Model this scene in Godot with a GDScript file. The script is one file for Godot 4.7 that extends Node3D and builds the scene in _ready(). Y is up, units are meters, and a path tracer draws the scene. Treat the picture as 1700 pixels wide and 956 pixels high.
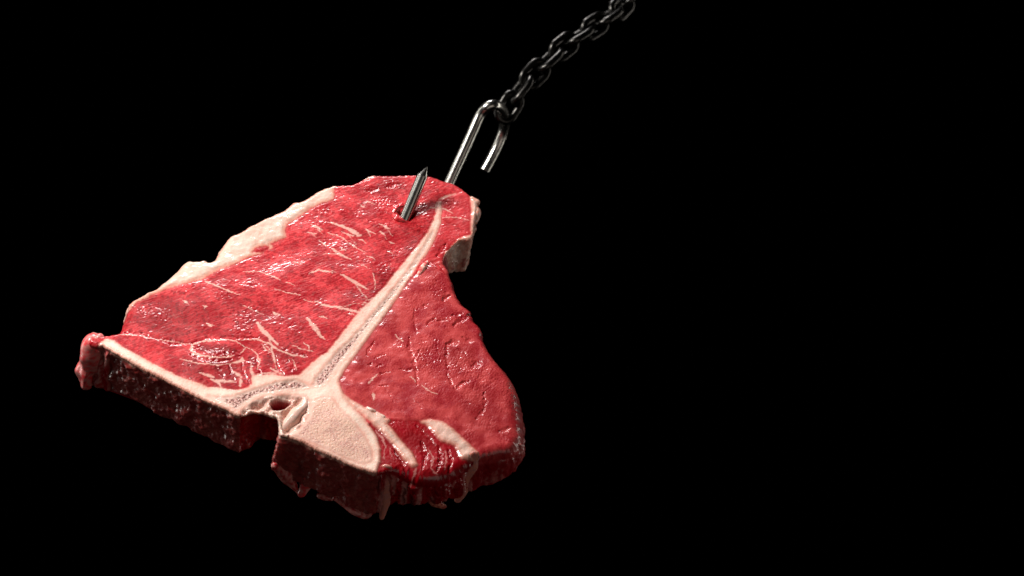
extends Node3D
# A thick T-bone steak that swings on a meat hook and a chain, lit by studio lamps against black.
# Pixel coordinates below are of the 1700 x 956 photograph; px_plane() turns one into a point of the steak's cut face.

const FOV := 12.1
const CAM := Vector3(0.0, 1.3, 1.5)
const MM := 0.001
const STEP := 0.32                       # millimetres between neighbouring points of the cut face

var focal: float
var origin: Vector3                     # centre of the cut face
var ax_u: Vector3
var ax_v: Vector3
var ax_n: Vector3
var mats := {}

# ---- the cut face as a grid, in millimetres
var gx0 := -142.0
var gy0 := -112.0
var gw := 900
var gh := 776
var lab := PackedByteArray()
var fat := PackedFloat32Array()
var groove := PackedFloat32Array()
var wet := PackedFloat32Array()
var deep := PackedFloat32Array()
var dlab := PackedFloat32Array()
var dout := PackedFloat32Array()
var nearest := PackedInt32Array()
var hgt := PackedFloat32Array()
var colr := PackedColorArray()
# ---- the outline, resampled
var oxy := PackedVector2Array()
var oflat := PackedVector2Array()      # the same outline without its fine wobble
var onorm := PackedVector2Array()
var odrop := PackedFloat32Array()
var orad := PackedFloat32Array()
var okind := PackedByteArray()
var odx := PackedFloat32Array()

enum {OUT, STRIP, TENDER, CHINE, TAIL, CAP, SEAM, TAILFAT, BONE, MARROW, SPONGE, CANAL, HOLE}
enum {K_FAT, K_MEAT, K_BONE, K_CANAL, K_CHINE, K_TENDER, K_TAILFAT, K_TIP}

func _ready() -> void:
	focal = 478.0 / tan(deg_to_rad(FOV * 0.5))
	setup_camera_and_light()
	make_materials()
	setup_plane()
	build_steak()
	build_hook()
	build_chain()

# ------------------------------------------------------------------ camera, lamps, exposure
func setup_camera_and_light() -> void:
	var cam := Camera3D.new()
	cam.name = "camera"
	cam.fov = FOV
	cam.position = CAM
	cam.near = 0.05
	cam.far = 20.0
	var lens := CameraAttributesPhysical.new()
	lens.frustum_focal_length = 12.0 / tan(deg_to_rad(FOV * 0.5))
	lens.frustum_focus_distance = 1.525
	lens.exposure_aperture = 9.0
	lens.frustum_near = 0.05
	lens.frustum_far = 20.0
	cam.attributes = lens
	add_child(cam)
	cam.current = true
	var e := Environment.new()
	e.background_mode = Environment.BG_COLOR
	e.background_color = Color(0, 0, 0)
	e.tonemap_mode = Environment.TONE_MAPPER_LINEAR
	e.tonemap_exposure = 1.0
	e.sdfgi_enabled = true
	e.ssao_enabled = true
	e.ssil_enabled = true
	var we := WorldEnvironment.new()
	we.name = "world_environment"
	we.environment = e
	add_child(we)
	# key: a softbox high on the left in front; two strip boxes left and right for the steel; a box overhead at the back for the wet shine
	lamp("key_softbox", Vector3(-0.46, 1.76, 0.25), Vector3(-0.12, 1.28, -0.03), Vector2(0.18, 0.18), 0.76, Color(1.0, 0.98, 0.955))
	lamp("overhead_box", Vector3(-0.16, 2.04, -0.27), Vector3(-0.08, 1.28, -0.03), Vector2(0.26, 0.14), 0.42, Color(1.0, 0.985, 0.98))
	lamp("left_strip_box", Vector3(-0.85, 1.42, -0.18), Vector3(-0.02, 1.36, -0.10), Vector2(0.14, 0.8), 0.20, Color(1.0, 0.98, 0.95))
	lamp("right_strip_box", Vector3(0.70, 1.36, -0.30), Vector3(-0.02, 1.34, -0.10), Vector2(0.10, 0.8), 0.14, Color(1.0, 0.97, 0.93))
	lamp("fill_box", Vector3(0.48, 0.85, 1.0), Vector3(-0.1, 1.26, 0.0), Vector2(0.9, 0.6), 0.13, Color(1.0, 0.93, 0.88))

func lamp(called: String, at: Vector3, to: Vector3, size: Vector2, energy: float, tint: Color) -> void:
	var l := AreaLight3D.new()
	l.name = called
	l.area_size = size
	l.light_energy = energy
	l.light_color = tint
	l.shadow_enabled = true
	l.set("area_range", 6.0)
	add_child(l)
	l.look_at_from_position(at, to, Vector3.UP)

# ------------------------------------------------------------------ materials
func make_materials() -> void:
	mats.grain = normal_noise(11, 0.035, 5, 3.0)
	mats.meat = flesh(0.44, 0.34, 0.04, 0.7, 50.0, 0.2)
	mats.tender = flesh(0.46, 0.34, 0.04, 0.5, 55.0, 0.25)
	mats.fat = flesh(0.46, 0.4, 0.06, 0.5, 45.0, 0.25)
	mats.bone = flesh(0.50, 0.45, 0.06, 0.15, 75.0, 0.7)
	mats.sawn = flesh(0.42, 0.5, 0.05, 0.5, 75.0, 0.5)
	mats.side = flesh(0.45, 0.4, 0.06, 0.6, 70.0, 0.35)
	var steel := StandardMaterial3D.new()
	steel.albedo_color = Color(0.66, 0.655, 0.635)
	steel.metallic = 1.0
	steel.roughness = 0.29
	steel.roughness_texture = value_noise(5, 0.02, 0.75, 1.0)
	steel.uv1_triplanar = true
	steel.uv1_scale = Vector3.ONE * 14.0
	mats.steel = steel
	var iron := StandardMaterial3D.new()
	iron.albedo_color = Color(0.20, 0.197, 0.192)
	iron.metallic = 1.0
	iron.roughness = 0.27
	iron.normal_enabled = true
	iron.normal_texture = mats.grain
	iron.normal_scale = 0.35
	iron.uv1_triplanar = true
	iron.uv1_scale = Vector3.ONE * 60.0
	mats.iron = iron

func flesh(rough: float, spec: float, scatter: float, coat: float, per_metre: float, bump: float) -> StandardMaterial3D:
	var m := StandardMaterial3D.new()
	m.vertex_color_use_as_albedo = true
	m.roughness = rough
	m.metallic_specular = spec
	m.normal_enabled = true
	m.normal_texture = mats.grain
	m.normal_scale = bump
	m.uv1_triplanar = true
	m.uv1_scale = Vector3.ONE * per_metre
	if scatter > 0.0:
		m.subsurf_scatter_enabled = true
		m.subsurf_scatter_strength = scatter
	if coat > 0.0:
		m.clearcoat_enabled = true
		m.clearcoat = coat
		m.clearcoat_roughness = 0.13
	return m

func normal_noise(seed_: int, freq: float, oct: int, strength: float) -> NoiseTexture2D:
	var n := FastNoiseLite.new()
	n.seed = seed_
	n.frequency = freq
	n.fractal_octaves = oct
	var t := NoiseTexture2D.new()
	t.width = 512
	t.height = 512
	t.seamless = true
	t.as_normal_map = true
	t.bump_strength = strength
	t.noise = n
	return t

func value_noise(seed_: int, freq: float, low: float, high: float) -> NoiseTexture2D:
	var n := FastNoiseLite.new()
	n.seed = seed_
	n.frequency = freq
	var g := Gradient.new()
	g.set_color(0, Color(low, low, low))
	g.set_color(1, Color(high, high, high))
	var t := NoiseTexture2D.new()
	t.width = 256
	t.height = 256
	t.seamless = true
	t.color_ramp = g
	t.noise = n
	return t

func lin(r: float, g: float, b: float) -> Color:
	return Color(r / 255.0, g / 255.0, b / 255.0).srgb_to_linear()

# ------------------------------------------------------------------ pixels to places
func setup_plane() -> void:
	origin = at_depth(520, 560, 0.0)
	ax_n = Vector3(0.10, 0.668, 0.742).normalized()
	ax_u = (Vector3.RIGHT - ax_n * ax_n.x).normalized()
	ax_v = ax_n.cross(ax_u).normalized()

func ray(px: float, py: float) -> Vector3:
	return Vector3((px - 850.0) / focal, -(py - 478.0) / focal, -1.0)

func at_depth(px: float, py: float, dz: float) -> Vector3:   # dz in metres towards the camera from the steak's middle
	return CAM + ray(px, py) * (1.5 - dz)

func pl(px: float, py: float, c: float) -> Vector3:          # steak coordinates in mm of the pixel on the plane c mm above the face
	var d := ray(px, py)
	var p0 := origin + ax_n * c * MM
	var t: float = (p0 - CAM).dot(ax_n) / d.dot(ax_n)
	var q := CAM + d * t - origin
	return Vector3(q.dot(ax_u), q.dot(ax_v), c * MM) / MM * Vector3(1, 1, 1)

func g2(p: Vector2) -> Vector2:                              # pixel to grid cell coordinates
	var q := pl(p.x, p.y, 0.0)
	return Vector2((q.x - gx0) / STEP, (q.y - gy0) / STEP)

func fill_poly(points: Array, value: int, inside_only := true) -> void:
	var pg := PackedVector2Array()
	for p in points:
		pg.append(g2(p))
	fill_grid(pg, value, inside_only)

func fill_grid(pg: PackedVector2Array, value: int, inside_only: bool) -> void:
	var lo := gh
	var hi := 0
	for p in pg:
		lo = mini(lo, int(p.y))
		hi = maxi(hi, int(p.y) + 1)
	var n := pg.size()
	for y in range(maxi(lo, 0), mini(hi + 1, gh)):
		var xs: Array[float] = []
		var fy := float(y)
		for i in n:
			var a := pg[i]
			var b := pg[(i + 1) % n]
			if (a.y <= fy and b.y > fy) or (b.y <= fy and a.y > fy):
				xs.append(a.x + (fy - a.y) / (b.y - a.y) * (b.x - a.x))
		xs.sort()
		for k in range(0, xs.size() - 1, 2):
			for x in range(maxi(0, ceili(xs[k])), mini(gw - 1, floori(xs[k + 1])) + 1):
				var at := y * gw + x
				if not inside_only or lab[at] != OUT:
					lab[at] = value

# a soft stroke through pixel points [x, y, half width in px]; the largest value wins
func stroke(arr: PackedFloat32Array, pts: Array, strength := 1.0) -> void:
	for i in pts.size() - 1:
		var a: Vector2 = g2(Vector2(pts[i].x, pts[i].y))
		var b: Vector2 = g2(Vector2(pts[i + 1].x, pts[i + 1].y))
		var wa: float = maxf(pts[i].z * 0.333 / STEP * 1.15, 0.7)
		var wb: float = maxf(pts[i + 1].z * 0.333 / STEP * 1.15, 0.7)
		var m := maxf(wa, wb) * 1.6 + 1.0
		var ab := b - a
		var l2 := maxf(ab.length_squared(), 0.001)
		for y in range(maxi(0, int(minf(a.y, b.y) - m)), mini(gh, int(maxf(a.y, b.y) + m) + 2)):
			for x in range(maxi(0, int(minf(a.x, b.x) - m)), mini(gw, int(maxf(a.x, b.x) + m) + 2)):
				var p := Vector2(x, y) - a
				var t := clampf(p.dot(ab) / l2, 0.0, 1.0)
				var d := (p - ab * t).length() / lerpf(wa, wb, t)
				if d < 1.6:
					var v := strength * (1.0 - smoothstep(0.3, 1.6, d))
					var at := y * gw + x
					if v > arr[at]:
						arr[at] = v

func spot(arr: PackedFloat32Array, px: float, py: float, rx: float, ry: float, strength: float) -> void:
	var c := g2(Vector2(px, py))
	var sx := rx * 0.333 / STEP
	var sy := ry * 0.45 / STEP
	for y in range(maxi(0, int(c.y - sy)), mini(gh, int(c.y + sy) + 1)):
		for x in range(maxi(0, int(c.x - sx)), mini(gw, int(c.x + sx) + 1)):
			var d := Vector2((x - c.x) / sx, (y - c.y) / sy).length()
			if d < 1.0:
				var v := strength * (1.0 - smoothstep(0.3, 1.0, d))
				var at := y * gw + x
				if v > arr[at]:
					arr[at] = v

# ------------------------------------------------------------------ the steak's drawing
const OUTLINE := [
	# x, y, visible height of the side below it, edge radius in mm, kind, sideways drift of the lower edge in px
	[617, 290, 70, 2.5, K_MEAT, 0], [656, 289, 70, 3, K_MEAT, 0], [693, 289, 70, 3, K_MEAT, 0], [721, 293, 70, 3, K_MEAT, 0], [739, 299, 70, 3, K_MEAT, 0],
	[753, 302, 70, 3, K_MEAT, 0], [767, 311, 70, 3, K_MEAT, 0], [778, 321, 70, 2, K_TAILFAT, 0], [785, 328, 68, 2, K_TAILFAT, 0], [791, 333, 66, 2, K_TAILFAT, 0], [794, 340, 66, 2, K_TAILFAT, 0],
	[792, 352, 66, 2, K_TAILFAT, 0], [790, 364, 66, 2, K_TAILFAT, 0], [788, 376, 66, 2, K_TAILFAT, 0], [786, 389, 66, 1.6, K_TAILFAT, -2], [781, 397, 64, 1.4, K_TAILFAT, -2],
	[770, 398, 66, 1.4, K_TAILFAT, -2], [761, 401, 58, 1.4, K_TAILFAT, 0], [748, 413, 48, 1.4, K_TAILFAT, 4], [737, 428, 40, 1.4, K_TENDER, 6],
	[738, 438, 60, 1.5, K_TENDER, 0], [744, 447, 60, 2, K_TENDER, 0], [748, 460, 60, 2, K_TENDER, 0], [753, 475, 60, 2, K_TENDER, 0], [758, 490, 60, 2, K_TENDER, 0], [768, 503, 60, 2.5, K_TENDER, 0],
	[781, 513, 60, 3, K_TENDER, 0], [787, 528, 60, 3, K_TENDER, 0], [800, 545, 60, 3, K_TENDER, 0], [803, 561, 60, 3.5, K_TENDER, 0], [813, 581, 60, 4, K_TENDER, 0], [832, 603, 60, 6, K_TENDER, 0],
	[850, 623, 60, 7, K_TENDER, 0], [863, 645, 58, 9, K_TENDER, 0], [869, 668, 55, 10, K_TENDER, 0], [872, 690, 52, 10, K_TENDER, -2], [872, 712, 48, 9, K_TENDER, -3], [867, 732, 44, 8, K_TENDER, -3],
	[851, 747, 48, 6, K_TENDER, -2], [826, 751, 57, 6, K_TENDER, 0], [795, 757, 61, 5, K_TENDER, 0], [782, 765, 52, 5, K_CHINE, -4], [770, 774, 52, 7, K_CHINE, 0],
	[750, 784, 54, 8, K_CHINE, 0], [728, 791, 54, 8, K_CHINE, 0], [700, 792, 53, 8, K_CHINE, 0], [680, 786, 59, 8, K_CHINE, 0], [664, 781, 65, 6, K_CHINE, 0], [650, 779, 72, 3, K_CHINE, 0],
	[638, 782, 80, 2, K_CHINE, 0], [625, 784, 76, 1.2, K_BONE, 0], [613, 781, 82, 1.5, K_BONE, 0], [591, 774, 83, 1.5, K_BONE, 0], [566, 763, 75, 1.5, K_BONE, 0], [531, 748, 75, 1.5, K_BONE, 0],
	[501, 733, 76, 1.5, K_BONE, 0], [479, 726, 76, 1.5, K_BONE, -8], [466, 723, 62, 1.0, K_BONE, -14], [463, 708, 44, 1.5, K_CANAL, -4], [461, 694, 44, 2, K_CANAL, 0], [448, 687, 51, 2.5, K_CANAL, 0],
	[432, 682, 56, 2, K_CANAL, 0], [418, 682, 70, 1.5, K_CANAL, 0], [405, 688, 70, 1.0, K_CANAL, 0], [394, 690, 67, 1.5, K_BONE, 0], [374, 679, 67, 1.5, K_BONE, 0], [351, 668, 69, 1.5, K_BONE, 0],
	[326, 656, 71, 1.5, K_BONE, 0], [291, 638, 68, 1.5, K_BONE, 0], [261, 623, 69, 1.5, K_BONE, 0], [230, 608, 67, 1.5, K_BONE, 0], [193, 588, 70, 1.0, K_BONE, 0], [173, 575, 74, 1.6, K_TIP, 0],
	[159, 573, 74, 2.5, K_TIP, -6], [149, 570, 76, 2.5, K_TIP, -12], [146, 565, 72, 2.5, K_TIP, -14], [150, 561, 60, 2.5, K_TIP, -6], [160, 558, 60, 2.5, K_MEAT, 0], [178, 555, 60, 2.5, K_MEAT, 0], [196, 551, 60, 2.5, K_MEAT, 0],
	[201, 543, 60, 5, K_MEAT, 0], [205, 526, 60, 7, K_MEAT, 0], [211, 512, 60, 6, K_MEAT, 0], [214, 503, 62, 3, K_FAT, 0], [220, 498, 64, 2, K_FAT, 0], [236, 489, 64, 2, K_FAT, 0], [250, 481, 64, 2, K_FAT, 0],
	[258, 476, 64, 4, K_FAT, 0], [273, 461, 64, 6, K_FAT, 0], [290, 445, 64, 7, K_FAT, 0], [303, 433, 64, 6, K_FAT, 0], [313, 429, 64, 5, K_FAT, 0], [328, 430, 64, 4, K_FAT, 0], [340, 428, 64, 4, K_FAT, 0],
	[349, 431, 64, 4, K_FAT, 0], [356, 425, 64, 6, K_FAT, 0], [365, 408, 64, 7, K_FAT, 0], [375, 394, 66, 6, K_FAT, 0], [383, 388, 66, 4, K_FAT, 0], [401, 382, 66, 3, K_FAT, 0], [416, 373, 66, 3, K_FAT, 0],
	[436, 364, 66, 3, K_FAT, 0], [458, 353, 66, 3, K_FAT, 0], [474, 344, 66, 3, K_FAT, 0], [490, 333, 66, 2, K_FAT, 0], [498, 333, 66, 2, K_FAT, 0], [512, 326, 66, 3, K_FAT, 0], [521, 320, 66, 3, K_FAT, 0],
	[541, 311, 66, 3, K_FAT, 0], [564, 307, 66, 2, K_FAT, 0], [584, 306, 68, 2, K_MEAT, 0], [601, 299, 70, 2, K_MEAT, 0]]

func V(a: Array) -> Array:                   # flat list x, y, x, y ... to points
	var r := []
	for i in range(0, a.size() - 1, 2):
		r.append(Vector2(a[i], a[i + 1]))
	return r

func S(a: Array, w: float, w2 := -1.0) -> Array:   # flat list to a stroke, w at the middle, thin ends unless w2 given
	var pts := []
	for i in a.size() / 2:
		pts.append(Vector2(a[2 * i], a[2 * i + 1]))
	if pts.size() == 2:
		var across: Vector2 = (pts[1] - pts[0]).orthogonal() * 0.12 * sin(pts[0].x * 3.7 + pts[0].y * 5.1)
		pts.insert(1, pts[0].lerp(pts[1], 0.45 + 0.2 * sin(pts[0].x)) + across)
	var r := []
	var n := pts.size()
	for i in n:
		var t := float(i) / (n - 1)
		var k := w
		if w2 >= 0.0:
			k = lerpf(w, w2, t)
		elif i == 0 or i == n - 1:
			k = w * 0.3
		else:
			k = w * (0.85 + 0.25 * sin(pts[i].x * 1.3 + pts[i].y * 2.1))
		r.append(Vector3(pts[i].x, pts[i].y, k))
	return r

func make_outline() -> void:
	var n := OUTLINE.size()
	var pos := []
	for o in OUTLINE:
		var q := pl(o[0], o[1], 0.0)
		pos.append(Vector2(q.x, q.y))
	var wob := noise(91, 0.30, 4)
	for i in n:
		var a: Vector2 = pos[(i + n - 1) % n]
		var b: Vector2 = pos[i]
		var c: Vector2 = pos[(i + 1) % n]
		var d: Vector2 = pos[(i + 2) % n]
		var steps := maxi(2, int(b.distance_to(c) / 0.45))
		for k in steps:
			var t := float(k) / steps
			oxy.append(b.cubic_interpolate(c, a, d, t))
			var o: Array = OUTLINE[i]
			var p: Array = OUTLINE[(i + 1) % n]
			var s := t * t * (3.0 - 2.0 * t)
			odrop.append(lerpf(o[2], p[2], s) * 0.333 / 0.668)
			orad.append(lerpf(o[3], p[3], s))
			odx.append(lerpf(o[5], p[5], s) * 0.333)
			okind.append(o[4] if t < 0.5 else p[4])
	var m := oxy.size()
	for i in m:
		var tg := (oxy[(i + 3) % m] - oxy[(i + m - 3) % m]).normalized()
		onorm.append(Vector2(-tg.y, tg.x))
	# the list runs clockwise on screen, so outward is to the left of travel
	oflat = oxy.duplicate()
	var moved := PackedVector2Array()
	for i in m:
		var amp := 0.30 if okind[i] == K_BONE else 0.45
		moved.append(oxy[i] + onorm[i] * wob.get_noise_2d(oxy[i].x, oxy[i].y) * amp)
	oxy = moved

func noise(seed_: int, freq: float, oct := 1) -> FastNoiseLite:
	var n := FastNoiseLite.new()
	n.seed = seed_
	n.noise_type = FastNoiseLite.TYPE_SIMPLEX_SMOOTH
	n.frequency = freq
	n.fractal_type = FastNoiseLite.FRACTAL_NONE if oct == 1 else FastNoiseLite.FRACTAL_FBM
	n.fractal_octaves = oct
	return n

func cells(seed_: int, freq: float) -> FastNoiseLite:
	var n := FastNoiseLite.new()
	n.seed = seed_
	n.noise_type = FastNoiseLite.TYPE_CELLULAR
	n.cellular_return_type = FastNoiseLite.RETURN_DISTANCE
	n.cellular_jitter = 0.95
	n.frequency = freq
	n.fractal_type = FastNoiseLite.FRACTAL_NONE
	return n

func draw_regions() -> void:
	var pg := PackedVector2Array()
	for p in oxy:
		pg.append(Vector2((p.x - gx0) / STEP, (p.y - gy0) / STEP))
	fill_grid(pg, STRIP, false)
	fill_poly(V([712, 436, 719, 431, 737, 432, 760, 440, 900, 500, 900, 770, 795, 757, 771, 731, 755, 714, 734, 699, 700, 699, 675, 697, 645, 693, 625, 680, 605, 671, 585, 663, 560, 650, 540, 640, 560, 600, 640, 500]), TENDER)
	fill_poly(V([724, 356, 729, 331, 742, 325, 757, 321, 772, 314, 800, 320, 800, 395, 762, 400, 748, 412, 736, 430, 712, 437, 690, 445, 705, 400]), TAIL)
	fill_poly(V([610, 705, 646, 696, 700, 698, 730, 714, 756, 735, 772, 756, 797, 753, 800, 800, 700, 810, 620, 800]), CHINE)
	fill_poly(V([564, 307, 554, 313, 555, 320, 554, 331, 529, 338, 506, 352, 491, 363, 475, 374, 473, 385, 476, 394, 461, 399, 448, 403, 453, 410, 431, 421, 411, 426, 391, 437, 365, 447, 340, 461, 325, 466, 300, 472, 278, 478, 258, 486, 240, 494, 222, 503, 214, 509, 205, 505, 190, 480, 300, 400, 480, 300, 560, 290, 587, 306]), CAP)
	fill_poly(V([417, 418, 426, 409, 446, 407, 448, 413, 433, 419]), STRIP)
	fill_poly(V([600, 297, 617, 288, 622, 291, 607, 300]), CAP)
	fill_poly(V([780, 322, 800, 325, 800, 395, 785, 394, 781, 380, 783, 350]), TAILFAT)
	fill_poly(V([735, 431, 739, 419, 762, 396, 775, 391, 790, 386, 790, 400, 762, 405, 746, 420]), TAILFAT)
	fill_poly(V([566, 650, 580, 662, 601, 674, 628, 684, 648, 697, 643, 703, 660, 722, 686, 752, 694, 772, 684, 774, 671, 762, 651, 735, 633, 715, 612, 698, 590, 680, 572, 664]), SEAM)
	fill_poly(V([696, 699, 715, 696, 734, 699, 754, 713, 771, 729, 794, 748, 792, 757, 778, 760, 766, 758, 756, 738, 731, 730, 721, 718, 708, 704]), SEAM)
	fill_poly(V([733, 335, 733, 350, 732, 368, 725, 389, 717, 407, 706, 425, 698, 432, 684, 456, 655, 500, 628, 538, 595, 581, 570, 616, 562, 633, 570, 656, 581, 672, 606, 696, 624, 721, 632, 746, 630, 768, 622, 790, 591, 785, 566, 775, 531, 760, 501, 745, 460, 730,
		488, 718, 501, 706, 514, 684, 513, 666, 506, 657, 480, 655, 440, 659, 415, 668, 400, 684, 394, 700, 351, 680, 291, 650, 230, 620, 193, 600, 160, 575, 178, 562, 190, 566, 205, 578, 236, 593, 271, 612, 294, 622, 308, 628, 326, 634, 342, 640, 355, 642,
		370, 645, 393, 648, 407, 645, 419, 637, 417, 627, 424, 622, 456, 622, 472, 625, 497, 622, 520, 600, 530, 592, 543, 585, 562, 561, 596, 518, 634, 481, 672, 433, 693, 409, 710, 386, 719, 368, 726, 350, 729, 333]), BONE)
	fill_poly(V([720, 380, 709, 399, 697, 419, 683, 440, 666, 462, 647, 487, 622, 516, 602, 541, 581, 564, 562, 581, 548, 598, 535, 613, 524, 626, 520, 638, 532, 640, 545, 630, 556, 612, 566, 598, 580, 581, 595, 563, 612, 541, 632, 516, 655, 488, 672, 466, 688, 444, 701, 424, 712, 402, 720, 387]), MARROW)
	fill_poly(V([345, 656, 372, 660, 390, 658, 405, 652, 425, 645, 460, 634, 491, 630, 505, 634, 515, 640, 498, 644, 466, 648, 428, 655, 408, 667, 394, 680, 374, 670]), MARROW)
	fill_poly(V([519, 668, 533, 661, 550, 661, 563, 680, 583, 700, 603, 722, 616, 745, 618, 764, 604, 769, 570, 757, 535, 742, 505, 728, 485, 722, 500, 713, 514, 695]), SPONGE)
	fill_poly(V([400, 684, 415, 668, 440, 659, 480, 655, 506, 657, 513, 666, 514, 684, 501, 706, 488, 718, 470, 730, 455, 715, 455, 690, 400, 700]), CANAL)
	fill_poly(V([449, 668, 463, 661, 486, 664, 480, 672, 466, 679, 453, 677]), HOLE)
	fill_poly(V([330, 627, 345, 631, 361, 637, 357, 642, 345, 641, 329, 634]), STRIP)
	fill_poly(V([371, 640, 385, 636, 398, 642, 393, 647, 378, 647]), STRIP)
	fill_poly(V([401, 640, 412, 636, 417, 640, 408, 645, 400, 644]), STRIP)

func draw_strokes() -> void:
	# marbling of the strip, with a specular line painted in among it
	for s in [[[549, 368, 575, 378, 595, 389], 1.5, 4.5], [[567, 384, 587, 391], 2.0, -1], [[545, 384, 562, 390], 1.5, -1], [[562, 391, 577, 401], 2.0, -1], [[577, 401, 590, 410, 606, 418], 1.4, -1],
			[[594, 396, 607, 402], 2.6, -1], [[517, 373, 526, 377, 534, 381], 3.5, -1], [[512, 386, 526, 387], 2.2, -1], [[607, 380, 624, 389], 2.2, -1], [[566, 411, 575, 416], 2.2, -1],
			[[530, 399, 542, 408], 1.6, -1], [[630, 372, 648, 380], 3.0, -1], [[630, 385, 640, 391], 3.0, -1], [[598, 341, 606, 345], 2.4, -1], [[609, 335, 622, 340], 2.2, -1], [[643, 414, 652, 419], 2.2, -1],
			[[551, 412, 562, 421, 583, 431], 4.6, -1], [[487, 434, 501, 440], 2.6, -1], [[514, 454, 530, 448, 552, 454], 2.4, -1], [[566, 456, 589, 468, 612, 480], 3.4, -1], [[428, 449, 445, 456, 466, 466], 1.8, -1],
			[[503, 497, 527, 500], 1.6, -1], [[527, 500, 541, 507, 562, 510, 594, 518], 2.2, 3.0], [[404, 451, 428, 450], 1.0, -1], [[452, 517, 466, 521], 2.6, -1], [[528, 525, 543, 528], 2.2, -1],
			[[510, 528, 520, 541, 533, 558, 539, 563], 5.0, -1], [[486, 573, 499, 579, 520, 583], 2.3, -1], [[503, 568, 513, 575, 514, 582], 1.0, -1], [[427, 535, 435, 548, 448, 560, 461, 572], 4.6, -1],
			[[619, 453, 623, 466, 622, 480], 1.6, -1], [[317, 580, 320, 571, 337, 566, 365, 564, 392, 566, 408, 576, 400, 586], 1.9, 0.8], [[396, 565, 428, 563, 447, 571, 463, 581, 485, 589, 506, 592], 2.2, -1], [[317, 578, 323, 587, 340, 592, 365, 595, 388, 591], 3.0, 1.2], [[405, 574, 424, 583, 432, 598, 427, 614], 1.6, -1], [[442, 573, 455, 590, 459, 612], 1.6, -1], [[300, 595, 330, 604, 362, 607, 384, 603], 1.3, -1],
			[[387, 603, 403, 598, 403, 592], 3.6, -1], [[332, 620, 345, 623, 356, 626], 5.0, -1], [[387, 617, 394, 620, 401, 626], 6.5, -1], [[418, 602, 418, 617, 422, 624], 2.2, -1], [[435, 571, 448, 585], 2.6, -1], [[449, 610, 470, 623], 2.0, -1],
			[[359, 630, 372, 633, 392, 634], 4.4, -1], [[350, 629, 362, 634, 368, 643], 4.5, -1], [[398, 628, 400, 634, 399, 642], 4.5, -1], [[416, 612, 420, 622, 420, 636], 4.5, -1], [[427, 620, 450, 619, 470, 621], 3.0, -1], [[341, 467, 369, 480, 398, 490], 1.8, 0.8], [[303, 499, 311, 502], 2.4, -1], [[337, 508, 346, 511], 2.4, -1], [[342, 536, 352, 543], 2.6, -1], [[249, 561, 285, 565, 313, 569], 1.6, -1],
			[[198, 555, 223, 556, 249, 561], 1.2, -1], [[724, 356, 729, 331], 2.4, -1], [[729, 331, 742, 325, 757, 321], 2.6, -1], [[729, 345, 752, 354], 1.4, -1], [[735, 361, 760, 360, 780, 366], 1.6, -1], [[712, 345, 726, 348], 1.4, -1],
			[[404, 507, 420, 514, 437, 521], 1.2, -1], [[475, 470, 490, 474], 1.0, -1], [[455, 480, 480, 487, 500, 490], 0.9, -1], [[610, 425, 622, 430], 1.2, -1], [[645, 400, 655, 404], 1.6, -1], [[600, 440, 611, 446], 1.2, -1],  # first stroke: a wet highlight painted into the colour as a pale streak
			[[620, 493, 607, 498], 1.5, -1], [[606, 509, 595, 515], 1.8, -1], [[612, 503, 600, 506], 1.2, -1], [[588, 523, 578, 521], 1.6, -1], [[485, 596, 492, 614], 1.2, -1],
			
			# pale flecks of the tenderloin and the dark muscle beside the chine
			[[611, 636, 619, 627, 627, 620], 3.0, -1], [[620, 651, 621, 664], 2.2, -1], [[681, 625, 690, 634], 1.4, -1], [[656, 555, 670, 567], 1.2, -1], [[700, 640, 725, 655], 0.9, -1],
			[[622, 712, 634, 724, 640, 740, 637, 760], 1.6, -1], [[646, 740, 650, 756], 1.4, -1], [[712, 742, 720, 758, 716, 775], 1.8, -1], [[738, 745, 742, 760, 738, 776], 1.4, -1], [[716, 775, 728, 784], 2.4, -1], [[690, 775, 684, 790], 1.8, -1]]:
		var path := S(s[0], s[1] * 0.88, s[2] if s[2] < 0.0 else s[2] * 0.88)
		var seed_ := absf(sin(s[0][0] * 12.9 + s[0][1] * 7.3))
		stroke(fat, path, 0.72 + 0.28 * seed_)
		if s[1] >= 2.0 and s[0][0] < 640 and s[0][1] < 540:
			# a finer vein leaves it
			var m: Vector3 = path[path.size() / 2]
			var e: Vector3 = path[0] if seed_ > 0.5 else path[-1]
			var dir := (Vector2(m.x, m.y) - Vector2(e.x, e.y)).rotated(0.55 if seed_ > 0.6 else -0.5) * (0.7 + seed_)
			stroke(fat, [Vector3(m.x, m.y, s[1] * 0.45), Vector3(m.x + dir.x * 0.5, m.y + dir.y * 0.45, s[1] * 0.32), Vector3(m.x + dir.x, m.y + dir.y * 0.8, s[1] * 0.15)], 0.6)
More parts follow.
